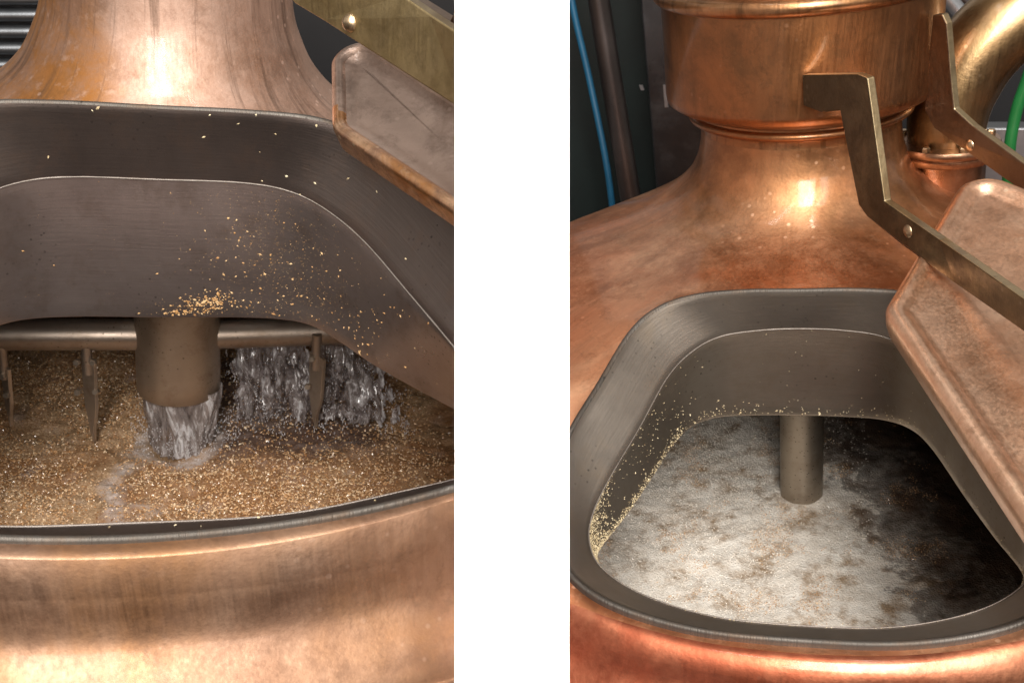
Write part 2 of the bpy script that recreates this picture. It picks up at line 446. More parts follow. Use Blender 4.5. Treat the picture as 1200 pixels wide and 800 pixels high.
# ================================================================== LEFT VESSEL
XL, YL = -.072, 1.55
zR, mR = -.3355, .415
zW, mW = -.415, .36
zL, mL = -.578, .10
def LP(x, Y, z0, m): return Vector((XL+x, Y, z0+m*(Y-1.2)))
def lp(px, py, z0, m):
    v = atP('L', px, py, z0, 1.2, m); return v
R_half = [LP(0, 1.2, zR, mR), LP(.10, 1.2, zR, mR), LP(.17, 1.193, zR, mR), LP(.225, 1.165, zR, mR), LP(.268, 1.11, zR, mR), LP(.315, 1.02, zR, mR),
          LP(.36, .93, zR, mR), LP(.385, .87, zR, mR), LP(.388, .83, zR, mR), LP(.355, .795, zR, mR), LP(.28, .762, zR, mR), LP(.15, .733, zR, mR), LP(0, .722, zR, mR)]
def q(px, py, z0, m): v = lp(px, py, z0, m); return v
W_half = [q(202, 211, zW, mW), q(280, 214, zW, mW), q(335, 223, zW, mW), q(378, 243, zW, mW), q(425, 281, zW, mW), q(478, 342, zW, mW),
          q(540, 416, zW, mW), q(590, 480, zW, mW), q(600, 515, zW, mW), q(560, 552, zW, mW), q(470, 576, zW, mW), q(330, 603, zW, mW), q(202, 611, zW, mW)]
L_half = [q(202, 370, zL, mL), q(280, 370, zL, mL), q(335, 373, zL, mL), q(368, 381, zL, mL), q(400, 400, zL, mL), q(445, 430, zL, mL),
          q(533, 478, zL, mL), q(585, 505, zL, mL), q(600, 525, zL, mL), q(560, 556, zL, mL), q(470, 582, zL, mL), q(330, 608, zL, mL), q(202, 616, zL, mL)]
def mkloop(half, xc, k=10):
    half[0].x = xc; half[-1].x = xc
    return spline_closed(half_to_loop(half, xc), k)
RL, WL, LL = mkloop(R_half, XL), mkloop(W_half, XL), mkloop(L_half, XL)

LV = root('copper_mash_tun', 'L', (XL, YL, -1.6), 'brown pink copper mash tun with open hatch and water pouring onto malt grain inside', 'mash tun')
profL = prof_spline([(.150, -.10), (.152, -.20), (.157, -.285), (.170, -.330), (.192, -.370), (.230, -.402), (.29, -.425), (.38, -.450), (.50, -.482), (.62, -.515), (.72, -.534),
                     (.80, -.546), (.832, -.552), (.843, -.562), (.847, -.580), (.849, -.600), (.854, -.617), (.866, -.632), (.884, -.648), (.898, -.668), (.905, -.70), (.905, -1.0), (.905, -1.5)], 8)
top = max(i for i, p in enumerate(profL) if p[1] > -.575)
V, Fc, UV = skin(profL, (XL, YL), offs(RL, .0035), top, .075, 300, back=[(.19, 0), (.24, .016), (.29, .033), (.36, .040), (.45, .045), (.64, .055), (.8, .08)])
neck_rows = max(i for i, p in enumerate(profL) if p[0] < .30 and p[1] > -.5)
fmL = [0 if (f[0]//300) < neck_rows else 1 for f in Fc]
f0 = [f for f, k in zip(Fc, fmL) if k == 0]; f1 = [f for f, k in zip(Fc, fmL) if k == 1]
def subuv(Fc, UV, keep):
    out = {}; j = 0
    for i, f in enumerate(Fc):
        if keep(f):
            for k in f: out[(j, k)] = UV[(i, k)]
            j += 1
    return out
body = mk('shell', 'L', V, Fc, M['copper_body_l'], LV, UV, angle=180, mats=[M['copper_neck_l'], M['copper_body_l']], fm=fmL)
ringsL, iw, il = collar_rings(RL, WL, LL)
V, Fc, UV = loft(ringsL)
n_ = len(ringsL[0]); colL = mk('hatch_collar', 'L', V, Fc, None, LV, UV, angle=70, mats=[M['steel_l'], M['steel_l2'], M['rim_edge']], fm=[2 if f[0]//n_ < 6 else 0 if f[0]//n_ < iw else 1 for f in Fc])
V, Fc = loop_tube(offs(WL, -.0003), .0010)
mk('weld_seam', 'L', V, Fc, M['steel_weld'], colL, angle=180)
# inner wall of the vessel
V, Fc, _ = lathe([(.10, -.46), (.3, -.475), (.5, -.52), (.7, -.60), (.76, -.68), (.76, -1.3)], (XL, YL), 96)
def drop_in(V, Fc, loop, grow=.0):
    return [f for f in Fc if not all(inside(loop, V[k].x, V[k].y) and V[k].z > -.9 for k in f)]
lo = offs(LL, .03)[::4]
for v in V: v.z -= sstep((v.y-YL+.08)/.3)*.07 if v.z > -1 else 0
Fc = [f for f in Fc if not any(inside(lo, V[k].x, V[k].y) and V[k].z > -.72 for k in f)]
mk('inner_wall', 'L', V, Fc, M['inner'], LV)
# ---- lid (left)
def lid(side, P, rmin, name, label, mats, corners, rad, inset, height, bead, side_h=.02, extra=None):
    """plate in plane through P[0..2]; corners = list of plane coords"""
    o, a, b = [Vector(x) for x in P]
    ex = (a-o).normalized(); n = ex.cross(b-o).normalized()
    if n.z < 0: n = -n
    ey = n.cross(ex)
    pts = []
    m = len(corners)
    for i in range(m):
        c0 = Vector(corners[i-1]); c1 = Vector(corners[i]); c2 = Vector(corners[(i+1) % m]); r = rad[i]
        d0 = (c0-c1).normalized(); d2 = (c2-c1).normalized(); ang = d0.angle(d2); t = r/math.tan(ang/2)
        s = c1+d0*t; e = c1+d2*t
        for k in range(13):
            u = k/12; cc = c1+((d0+d2).normalized())*(r/math.sin(ang/2)); A0 = (s-cc); A1 = (e-cc); th = A0.angle(A1)
            pts.append(cc+(A0*math.sin((1-u)*th)+A1*math.sin(u*th))/math.sin(th))
    pts2 = []
    for i in range(len(pts)):                      # fill straight runs
        A = pts[i]; B = pts[(i+1) % len(pts)]; k = max(1, int((B-A).length/.01))
        for j in range(k): pts2.append(A.lerp(B, j/k))
    base = [Vector((p.x, p.y, 0)) for p in pts2]
    area = sum(base[i-1].x*base[i].y-base[i].x*base[i-1].y for i in range(len(base)))
    def off2(d):
        out = []; RR_ = None
        for i in range(len(base)):
            t = base[(i+1) % len(base)]-base[i-1]; nn = Vector((t.y, -t.x, 0)).normalized()
            if area < 0: nn = -nn
            out.append(base[i]+nn*d)
        return out
    rings = []
    for d, h in bead:
        rings.append([o+ex*p.x+ey*p.y+n*h for p in off2(d)])
    V, Fc, UV = loft(rings)
    k = len(base); nb = len(rings)
    for base0 in ((nb-1)*k, 0):                    # top and underside, closed by fans
        V.append(sum((V[base0+i] for i in range(k)), Vector())/k)
        for i in range(k): Fc.append((base0+i, base0+(i+1) % k, len(V)-1))
    return V, Fc, UV, (o, ex, ey, n), rings

rt = W_('R', (0, 0, 0))
def lid_thing(side, P, label, corners, rad, bead, panel_mat, edge_mat, split, loc, side_mat=None):
    t = root('hatch_lid', side, loc, label, 'hatch lid')
    V, Fc, UV, fr, rings = lid(side, P, 0, '', '', None, corners, rad, 0, 0, bead)
    k = len(rings[0])
    # edge part: up to ring `split`; panel: the rest
    e = [f for f in Fc if len(f) == 4 and f[0]//k < split]; p = [f for f in Fc if not (len(f) == 4 and f[0]//k < split)]
    def uvs(fs):
        d = {}
        for i, f in enumerate(Fc):
            if f in fs_set: pass
        return d
    mk('panel', side, V, p, panel_mat, t, angle=60)
    fm = None
    if side_mat:
        o, ex, ey, n = fr; A = Vector(corners[0]); B = Vector(corners[3]); d = (B-A).normalized(); fm = []
        for f in e:
            c = V[f[0]]-o; w2 = Vector((c.dot(ex), c.dot(ey)))-A; fm.append(0 if abs(w2.cross(d)) < .017 else 1)
    mk('rolled_edge', side, V, e, edge_mat, t, angle=60, mats=[edge_mat, side_mat] if side_mat else None, fm=fm)
    return t, fr
# left lid plane
PL = [atY('L', 397, 140, 1.10), atY('L', 403, 62, 1.20), atY('L', 533, 252, .93)]
o_, a_, b_ = PL
ex = (a_-o_).normalized(); nn = ex.cross(b_-o_).normalized(); nn = nn if nn.z > 0 else -nn; ey = nn.cross(ex)
def toplane(P, px, py, side):
    o = P[0]; ex = (P[1]-o).normalized(); n = ex.cross(P[2]-o).normalized()
    if n.z < 0: n = -n
    ey = n.cross(ex); d = vray(side, px, py); w = d*(o.dot(n)/d.dot(n))-o
    return (w.dot(ex), w.dot(ey))
cornersL = [toplane(PL, 390, 152, 'L'), toplane(PL, 388, 18, 'L'), toplane(PL, 700, 215, 'L'), toplane(PL, 700, 362, 'L')]
beadL = [(-.001, -.024), (.001, -.004), (0, .001), (-.003, .004), (-.007, .005), (-.011, .003), (-.014, -.001), (-.019, -.0035), (-.026, -.0045), (-.032, -.005)]
tl, frL = lid_thing('L', PL, 'grey pink hatch lid with worn orange copper edge beside the water filled tun', cornersL, [.036, .030, .034, .034], beadL, M['lid_l'], M['lid_edge_l'], 6, atY('L', 470, 200, 1.05), M['lid_l'])
# ---- brass hinge arm (left)
def arm(side, pts, Yfun, thick, mat, edge_mat, label, bolts, name='lid_arm', bev=.0015):
    P = [atY(side, x, y, Yfun(x, y)) for x, y in pts]
    c = sum(P, Vector())/len(P)
    nrm = Vector((0, 0, 0))
    for i in range(len(P)): nrm += (P[i-1]-c).cross(P[i]-c)
    nrm.normalize()
    if nrm.dot(c) < 0: nrm = -nrm                   # away from camera
    t = root(name, side, c, label, 'lid arm')
    V, Fc = flat_plate(P, nrm*thick)
    fm = [0]+[1]*(len(Fc)-1)
    mk('bar', side, V, Fc, mat, t, smooth=False, bevel=bev, mats=[mat, edge_mat], fm=fm)
    for (x, y, r, h, dome) in bolts:
        bp = atY(side, x, y, Yfun(x, y))
        V, Fc = bolt_mesh(bp-nrm*(-.001), -nrm, r, h, dome=dome)
        mk('bolt', side, V, Fc, M['bolt'], t, angle=50)
    return t
arm('L', [(300, -34), (420, -40), (470, -8), (640, 150), (640, 205), (533, 118), (410, 42), (330, -6)][0:0] or
    [(300, -60), (400, -60), (470, -6), (505, 18), (580, 68), (700, 150), (700, 225), (533, 124), (440, 64), (380, 25), (345, 4)],
    lambda x, y: 1.12-(x-345)*.0011, .010, M['brass'], M['brass_edge'], 'yellow brass lid arm with one round bolt above the grey pink lid', [(412, 27, .0095, .010, True)])
arm('L', [(400, -80), (452, -22), (500, 8), (527, 25), (532, 14), (560, 20), (700, 110), (700, 160), (560, 80), (500, 38), (440, 2), (380, -40)],
    lambda x, y: 1.18-(x-345)*.0010, .012, M['brass_brown'], M['brass_brown'], 'brown lid link bar behind the yellow brass arm', [], name='link_bar')
# ---- agitator
AG = root('agitator', 'L', (XL, YL, -.89), 'brownish steel rake agitator with central sleeve and pointed blades hanging over wet grain', 'agitator')
zb = atY('L', 207, 392, YL).z
V, Fc, UV = lathe([(.055, -.50), (.0615, -.505), (.0615, zb-.02), (.0617, -.84), (.0613, -.8675), (.0595, -.869), (.057, -.866), (.056, -.80)], (XL, YL), 64)
mk('sleeve', 'L', V, Fc, M['sleeve'], AG, angle=50)
rb = .0235
def beam_path(x0, x1, y0, y1): return [Vector((XL+x0+(x1-x0)*i/12, YL+y0+(y1-y0)*i/12, zb)) for i in range(13)]
V, Fc = tube(beam_path(-.055, -.62, 0, -.0), rb, 24)
mk('beam', 'L', V, Fc, M['beam'], AG, angle=50)
V, Fc = tube(beam_path(.055, .45, .0, .03), rb*.93, 24)
mk('beam', 'L', V, Fc, M['beam'], AG, angle=50)
def blade(px, ytop, ybot, w, turn, bolts):
    P0 = atY('L', px, ytop, YL-.012); P1 = atY('L', px, ybot, YL-.012)
    c = Vector((P0.x, P0.y, 0)); H = P0.z-P1.z
    d = Vector((math.cos(turn), math.sin(turn), 0)); n = Vector((-d.y, d.x, 0))
    hang, hf = tube([P0+Vector((0, 0, .02)), P0-Vector((0, 0, H*.28))], .0075, 10)
    o1 = mk('blade', 'L', *flat_plate([P0+d*(-w*.5)-Vector((0, 0, H*.12)), P0+d*(w*.5)-Vector((0, 0, H*.12)), P0+d*(w*.42)-Vector((0, 0, H*.62)), P0+d*(w*.15)-Vector((0, 0, H*.85)), P0+d*(.1*w)-Vector((0, 0, H)),
                                       P0+d*(-w*.1)-Vector((0, 0, H*.9)), P0+d*(-w*.42)-Vector((0, 0, H*.62))], n*.006), M['sleeve'], AG, smooth=False, bevel=.0008)
    mk('hanger', 'L', hang, hf, M['beam'], o1)
    for bx, by in bolts:
        p = atY('L', bx, by, YL-.018)
        V, Fc = bolt_mesh(p, Vector((-.3, -1, .2)), .0052, .007)
        mk('bolt', 'L', V, Fc, M['pale_bolt'], o1, smooth=False)
blade(101, 405, 518, .030, -.8, [(110, 424), (113, 458), (91, 424), (92, 459)])
blade(371, 405, 500, .036, -1.0, [(366, 420), (361, 452)])
blade(3, 420, 500, .024, -1.0, [(9, 462), (4, 440)])
# ---- mash
ZM = -.958
def mash_h(x, y):
    v = Vector((x, y, 0))
    h = .014*noise.noise(v*6)+.010*noise.noise(v*15)+.006*noise.noise(v*38)+.003*noise.noise(v*95)
    d = math.hypot(x-XL, y-YL+.02)
    h += -.012*math.exp(-(d/.08)**2)+.006*math.exp(-((d-.11)/.03)**2)
    g = math.exp(-(((x-XL+.10)/.05)**2+((y-YL+.10)/.14)**2)); h -= .010*g
    h += .02*sstep((1.75-y)/.5)*0
    return ZM+h
nx, ny = 300, 300; V, Fc = [], []
x0, x1, y0, y1 = XL-.56, XL+.60, 1.0, 2.15
for j in range(ny+1):
    for i in range(nx+1):
        x = x0+(x1-x0)*i/nx; y = y0+(y1-y0)*j/ny; V.append(Vector((x, y, mash_h(x, y))))
for j in range(ny):
    for i in range(nx):
        a = j*(nx+1)+i
        cx = x0+(x1-x0)*(i+.5)/nx-XL; cy = y0+(y1-y0)*(j+.5)/ny-YL
        if cx*cx+cy*cy < .755**2: Fc.append((a, a+1, a+nx+2, a+nx+1))
def wet(x, y):
    return sstep((x-XL-.03)/.04)*sstep((XL+.36-x)/.08)*sstep((y-1.44+.25*(x-XL-.15)**2)/.09)*sstep((1.85-y)/.06)
def mash_material():
    m, nt, b = new_mat('wet_mash'); g = N(nt); v = g.coords('Object')
    c = g.ramp(g.noise(v, 320, 3, .8), [(.3, (.22, .12, .06)), (.5, (.42, .26, .14)), (.68, (.66, .47, .30))])
    c = g.mix(g.ramp(g.noise(v, 7, 4, .6, .5), [(.42, 0), (.60, .85)]), c, (.27, .125, .05))
    wet = g.ramp(g.noise(v, 11, 4, .6, 1.0), [(.6, 0), (.72, 1)])
    c = g.mix(g.math('MULTIPLY', wet, .5), c, (.50, .42, .38))
    at = g.n('ShaderNodeAttribute', attribute_name='wetness')
    c = g.mix(g.math('MULTIPLY', at.outputs['Fac'], .85), c, (.10, .065, .055))
    af = g.n('ShaderNodeAttribute', attribute_name='froth')
    c = g.mix(g.math('MULTIPLY', af.outputs['Fac'], g.ramp(g.noise(v, 90, 5, .75), [(.35, .15), (.6, .9)])), c, (.62, .53, .49))
    g.l(c, b.inputs['Base Color'])
    g.l(g.ramp(g.noise(v, 9, 3, .6), [(.4, .5), (.6, .18)]), b.inputs['Roughness'])
    g.l(g.bump(g.noise(v, 260, 4, .8), .9, .003), b.inputs['Normal'])
    return m
M['mash'] = mash_material()
mash = mk('mash', 'L', V, Fc, M['mash'], angle=180)
wa = mash.data.attributes.new('wetness', 'FLOAT', 'POINT')
fa = mash.data.attributes.new('froth', 'FLOAT', 'POINT')
_inv = MS['L'].transposed()
def froth(x, y):
    d = math.hypot(x-XL, y-YL+.005); w = noise.noise(Vector((x*30, y*30, 8)))
    return max(0, min(1, 1.3*math.exp(-((d-.058)/.012)**2)+1.2*math.exp(-(((x-XL+.075-.02*math.sin(y*30))/.022)**2+((y-YL+.13)/.10)**2))+w*.8-.25))
for i_, v_ in enumerate(mash.data.vertices):
    lc = _inv @ (v_.co+mash.location-Vector((0, 0, CAMZ))); wa.data[i_].value = wet(lc.x, lc.y); fa.data[i_].value = froth(lc.x, lc.y)
tag(mash, 'wet brown malt mash filling the left tun', 'mash', kind='stuff')
V, Fc = [], []
cnt = 0
while cnt < 46000:
    x = random.uniform(XL-.30, XL+.50); y = random.uniform(1.15, 1.95)
    if random.random() < sstep((x-XL-.26)/.2): continue
    if (x-XL)**2+(y-YL)**2 < .068**2: continue
    if random.random() < .8*wet(x, y): continue
    k = noise.noise(Vector((x*5, y*5, 3)))
    g = math.exp(-(((x-XL+.10)/.05)**2+((y-YL+.10)/.14)**2))
    if random.random() < .15+g*.8+max(0, -k)*1.5: continue
    flake(V, Fc, Vector((x, y, mash_h(x, y)+.0008)), random.uniform(.0009, .0019)*(1.7 if random.random() < .06 else 1), None, 1.35); cnt += 1
o = mk('malt_grain', 'L', V, Fc, M['grain'], smooth=False)
tag(o, 'fine golden malt grain flakes floating on the mash', 'malt grain', kind='stuff')
# ---- water
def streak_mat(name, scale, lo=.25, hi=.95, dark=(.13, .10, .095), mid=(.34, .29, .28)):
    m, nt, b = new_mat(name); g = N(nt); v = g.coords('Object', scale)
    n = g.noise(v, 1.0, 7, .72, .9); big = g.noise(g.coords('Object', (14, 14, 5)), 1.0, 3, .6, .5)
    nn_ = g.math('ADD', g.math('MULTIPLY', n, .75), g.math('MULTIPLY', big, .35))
    g.l(g.ramp(nn_, [(.45, dark), (.58, mid), (.66, (.92, .90, .92))]), b.inputs['Base Color'])  # white highlight streaks on the water are painted into its colour
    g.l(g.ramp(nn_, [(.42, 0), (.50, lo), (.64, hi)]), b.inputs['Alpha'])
    b.inputs['Roughness'].default_value = .12; b.inputs['IOR'].default_value = 1.33; b.inputs['Coat Weight'].default_value = .8
    g.l(g.bump(n, 1, .012), b.inputs['Normal'])
    return m
def water_mat(name, rough, bs, tint=(.95, .96, 1), scale=(1, 1, .25)):
    m, nt, b = new_mat(name); g = N(nt); v = g.coords('Object', scale)
    b.inputs['Base Color'].default_value = tocol(tint); b.inputs['Transmission Weight'].default_value = 1
    b.inputs['IOR'].default_value = 1.33; b.inputs['Roughness'].default_value = rough
    g.l(g.bump(g.noise(v, bs, 5, .7, .6), 1, .006), b.inputs['Normal'])
    return m
M['water'] = water_mat('falling_water', .08, 60)
def drop_mat():
    m, nt, b = new_mat('water_drops')
    b.inputs['Base Color'].default_value = (.95, .93, .95, 1); b.inputs['Transmission Weight'].default_value = .25
    b.inputs['IOR'].default_value = 1.33; b.inputs['Roughness'].default_value = .1
    return m
M['drops'] = drop_mat()
V, Fc = [], []; n, K = 90, 30
ztop, zbot = -.858, ZM-.012
for i in range(K+1):
    t = i/K; z = ztop+(zbot-ztop)*t
    for k in range(n):
        a = 2*math.pi*k/n
        r = .054-.010*t+.006*noise.noise(Vector((math.cos(a)*3, math.sin(a)*3, t*1.2)))+(.003+.004*t)*noise.noise(Vector((math.cos(a)*11, math.sin(a)*11, t*3+5)))+.012*max(0, math.cos(a-1.2))**6*(1-t)
        V.append(Vector((XL+r*math.sin(a)+.004*t, YL-r*math.cos(a), z)))
for i in range(K):
    for k in range(n): Fc.append((i*n+k, i*n+(k+1) % n, (i+1)*n+(k+1) % n, (i+1)*n+k))
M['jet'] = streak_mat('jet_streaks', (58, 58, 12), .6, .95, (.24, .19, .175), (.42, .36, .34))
o = mk('water_jet', 'L', V, Fc, M['jet'], angle=180); tag(o, 'clear jet of water pouring from the central sleeve into the mash', 'water jet', kind='stuff')
# curtain of falling water from the beam
V, Fc = [], []; a_, b_ = 120, 44
pa, pb = atY('L', 262, 404, YL+.07), atY('L', 470, 430, YL+.05)
for i in range(a_+1):
    for j in range(b_+1):
        u = i/a_; t = j/b_
        p = pa.lerp(pb, u); z = p.z+.03+(ZM+.01-p.z-.03)*t
        w = .012*noise.noise(Vector((u*14, t*2, 0)))+.006*noise.noise(Vector((u*50, t*5, 3)))
        V.append(Vector((p.x+.012*t+.004*noise.noise(Vector((u*30, t*4, 9))), p.y-.05*t+w, z)))
for i in range(a_):
    for j in range(b_):
        u, t = (i+.5)/a_, (j+.5)/b_
        edge = min(u/.10, (1-u)/.22, (1-t)/.16)+1.1*noise.noise(Vector((u*22, t*6, 2)))
        if edge < .38 or abs(u-.50+.05*noise.noise(Vector((t*5, 0, 0)))) < .035*(1-t): continue
        k = i*(b_+1)+j; Fc.append((k, k+1, k+b_+2, k+b_+1))
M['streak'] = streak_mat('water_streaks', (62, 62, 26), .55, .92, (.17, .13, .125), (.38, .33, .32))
o = mk('water_curtain', 'L', V, Fc, M['streak'], angle=180); tag(o, 'sheet of water splashing down from the beam on the right of the sleeve', 'falling water', kind='stuff')
V, Fc = [], []
def drop(p, L, w):
    n = len(V); lean = Vector((random.uniform(-.25, .25), random.uniform(-.2, .2), 0))*L
    a = Vector((0, 0, 1))*L+lean; x = Vector((w, 0, 0)); y = Vector((0, w, 0))
    V.extend([p+a, p+x, p+y, p-x, p-y, p-a*.7])
    for k in range(4):
        Fc.append((n, n+1+k, n+1+(k+1) % 4)); Fc.append((n+5, n+1+(k+1) % 4, n+1+k))
for i in range(3600):
    u = random.random(); t = random.random()**.8; p = pa.lerp(pb, u); z = p.z+.01+(ZM-p.z)*t
    if noise.noise(Vector((u*26+t*2, t*5, 1)))+.5*noise.noise(Vector((u*60, t*14, 4))) < .12: continue
    drop(Vector((p.x+.02*t+random.gauss(0, .006), p.y-.07*t+random.gauss(0, .022), z)), random.uniform(.0008, .004), random.uniform(.0003, .0008))
for i in range(900):
    a = random.uniform(0, 2*math.pi); r = random.uniform(.045, .085); t = random.random()**.5
    drop(Vector((XL+r*math.sin(a)+.01, YL-r*math.cos(a), -.90+(ZM+.90)*t)), random.uniform(.0008, .003), random.uniform(.0003, .0008))
o = mk('water_spray', 'L', V, Fc, M['drops'], angle=180); tag(o, 'bright water droplets splashing around the jet and beam', 'water spray', kind='stuff')
# ---- crumbs on the left collar
def collar_pt(rings, i0, i1, j, t):
    f = i0+(i1-i0)*t; i = min(int(f), i1-1); return rings[i][j].lerp(rings[i+1][j], f-i)
def scatter(rings, i0, i1, N_, dens, rad, side, mat, label, inward=.0012, parent=None, rimonly=False):
    V, Fc = [], []; n = len(rings[0]); c = 0; tries = 0
    while c < N_ and tries < N_*600:
        tries += 1
        j = random.randrange(n); t = random.random()
        p = collar_pt(rings, i0, i1, j, t)
        px, py = proj(side, p)
        if random.random() > dens(px, py, t): continue
        p2 = collar_pt(rings, i0, i1, (j+1) % n, t); p = p.lerp(p2, random.random())
        q1 = collar_pt(rings, i0, i1, j, max(0, t-.05)); q2 = collar_pt(rings, i0, i1, j, min(1, t+.05))
        nr = (p2-p).cross(q2-q1)
        if nr.length < 1e-9: continue
        nr.normalize()
        if nr.dot(p) > 0: nr = -nr
        flake(V, Fc, p+nr*.0003, random.uniform(*rad)*(1.6 if random.random() < .08 else 1), nr, 1.3); c += 1
    o = mk('malt_crumbs', side, V, Fc, mat, smooth=False); tag(o, label, 'malt crumbs', kind='stuff'); return o
def ge(x, y, cx, cy, sx, sy): return math.exp(-((x-cx)/sx)**2-((y-cy)/sy)**2)
def densL(x, y, t):
    return min(1, 1.0*ge(x, y, 238, 355, 22, 8)+.6*ge(x, y, 205, 366, 18, 3)+.016*ge(x, y, 275, 300, 45, 40)+.009*ge(x, y, 340, 340, 60, 60)+.012*ge(x, y, 420, 390, 50, 40)+.0004)
scatter(ringsL, iw, il, 420, densL, (.0006, .0017), 'L', M['crumb'], 'golden malt crumbs stuck inside the left hatch collar')
def densL2(x, y, t): return min(1, .5*ge(x, y, 225, 360, 50, 8)+.3*ge(x, y, 290, 290, 60, 60)+.12*ge(x, y, 350, 350, 70, 50)+.006)
scatter(ringsL, iw, il, 2400, densL2, (.00016, .0004), 'L', M['crumb'], 'fine malt flour dusting the inside of the left hatch collar')
def densL3(x, y, t): return .02+(.25*ge(t, 0, 0, 0, .06, 9) if y < 300 else 0)+.4*ge(x, y, 180, 145, 30, 6)*0
scatter(ringsL, 6, iw, 60, densL3, (.0007, .0019), 'L', M['crumb_pale'], 'few pale malt crumbs on the upper band of the left hatch collar')

# ================================================================== RIGHT VESSEL
XR, YR = .004, 1.60
zr, mr_ = -.5825, .433
zw, mw = -.636, .372
zl, ml = -.7575, .075
def rp(px, py, z0, m): return atP('R', px, py, z0, 1.28, m)
R_half = [rp(940, 340, zr, mr_), rp(870, 341, zr, mr_), rp(812, 347, zr, mr_), rp(770, 362, zr, mr_), rp(738, 391, zr, mr_), rp(702, 450, zr, mr_),
          rp(668, 507, zr, mr_), rp(652, 560, zr, mr_), rp(650, 615, zr, mr_), rp(664, 666, zr, mr_), rp(716, 706, zr, mr_), rp(815, 736, zr, mr_), rp(940, 749, zr, mr_)]
W_half = [rp(940, 385, zw, mw), rp(890, 387, zw, mw), rp(845, 394, zw, mw), rp(812, 411, zw, mw), rp(782, 442, zw, mw), rp(748, 503, zw, mw),
          rp(713, 562, zw, mw), rp(695, 600, zw, mw), rp(690, 632, zw, mw), rp(704, 664, zw, mw), rp(752, 696, zw, mw), rp(835, 722, zw, mw), rp(940, 733, zw, mw)]
L_half = [rp(940, 485, zl, ml), rp(885, 485, zl, ml), rp(845, 487, zl, ml), rp(815, 496, zl, ml), rp(792, 517, zl, ml), rp(757, 570, zl, ml),
          rp(728, 611, zl, ml), rp(705, 640, zl, ml), rp(700, 655, zl, ml), rp(713, 672, zl, ml), rp(760, 703, zl, ml), rp(840, 729, zl, ml), rp(940, 740, zl, ml)]
RR, WR, LR = mkloop(R_half, XR), mkloop(W_half, XR), mkloop(L_half, XR)
RV = root('copper_kettle', 'R', (XR, YR, -1.7), 'reddish orange copper kettle with banded neck and open hatch over pale foam', 'brewing kettle')
profR = prof_spline([(.1385, -.462), (.140, -.480), (.146, -.505), (.162, -.533), (.195, -.560), (.245, -.578), (.32, -.594), (.42, -.616), (.54, -.643), (.64, -.676), (.70, -.710),
                     (.745, -.752), (.768, -.785), (.776, -.81), (.790, -.835), (.80, -.87), (.80, -1.1), (.80, -1.6)], 8)
top = max(i for i, p in enumerate(profR) if p[1] > -.80)
V, Fc, UV = skin(profR, (XR, YR), offs(RR, .0035), top, .045, 300, .006, back=[(.17, .0), (.19, .004), (.26, .025), (.34, .047), (.40, .072), (.53, .118), (.69, .165), (.8, .18)])
br = max(i for i, p in enumerate(profR) if p[1] > -.765)
mk('dome', 'R', V, Fc, M['copper_dome_r'], RV, UV, angle=180, mats=[M['copper_dome_r'], M['copper_body_r'], M['barrel_r']], fm=[0 if f[0]//300 < br else 1 for f in Fc])
# neck: lower cone, ring bead and barrel
def zc(px, py, Yf): return atY('R', px, py, Yf).z
neckp = [(.1385, -.4622), (.1375, -.452), (.139, -.448)]
barrel = [(.139, -.4480), (.150, -.4475), (.1545, -.445), (.156, -.441), (.1545, -.437), (.150, -.4345), (.150, -.432), (.160, -.428), (.178, -.4205), (.185, -.415), (.1862, -.405),
          (.1862, -.350), (.1870, -.290), (.187, -.281)]
V, Fc, UV = lathe(neckp[:]+[(.1395, -.4478)], (XR, YR), 128)
NK = mk('neck', 'R', V, Fc, M['copper_neck_r'], RV, UV, angle=60)
V, Fc, UV = lathe(barrel, (XR, YR), 160)
BR = mk('barrel', 'R', V, Fc, M['barrel_r'], RV, UV, angle=50)
V, Fc, UV = lathe([(.187, -.281), (.1925, -.279), (.197, -.275), (.1985, -.269), (.197, -.263), (.192, -.259), (.184, -.257), (.176, -.252), (.172, -.240), (.172, -.10)], (XR, YR), 160)
mk('top_bead', 'R', V, Fc, M['copper_neck_r'], BR, UV, angle=60)
ringsR, iwr, ilr = collar_rings(RR, WR, LR)
V, Fc, UV = loft(ringsR)
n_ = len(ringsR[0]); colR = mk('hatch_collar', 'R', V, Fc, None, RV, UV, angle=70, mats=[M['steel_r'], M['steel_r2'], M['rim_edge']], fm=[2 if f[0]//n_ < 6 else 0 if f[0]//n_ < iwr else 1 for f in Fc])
V, Fc = loop_tube(offs(WR, -.0004), .0008)
mk('weld_seam', 'R', V, Fc, M['steel_weld'], colR, angle=180)
V, Fc, _ = lathe([(.10, -.62), (.3, -.64), (.5, -.68), (.66, -.75), (.70, -.84), (.70, -1.3)], (XR, YR), 96)
lo = offs(LR, .03)[::4]
for v in V: v.z -= sstep((v.y-YR+.08)/.3)*.19 if v.z > -1 else 0
Fc = [f for f in Fc if not any(inside(lo, V[k].x, V[k].y) and V[k].z > -.88 for k in f)]
mk('inner_wall', 'R', V, Fc, M['inner'], RV)
ZF = -1.105
V, Fc, UV = lathe([(.0335, -.60), (.0345, -.605), (.0345, ZF-.03)], (XR+.004, YR), 48)
t_ = root('dip_pipe', 'R', (XR+.004, YR, ZF), 'speckled grey steel pipe standing upright in the pale foam', 'pipe')
mk('pipe_wall', 'R', V, Fc, M['tube_r'], t_, angle=50)
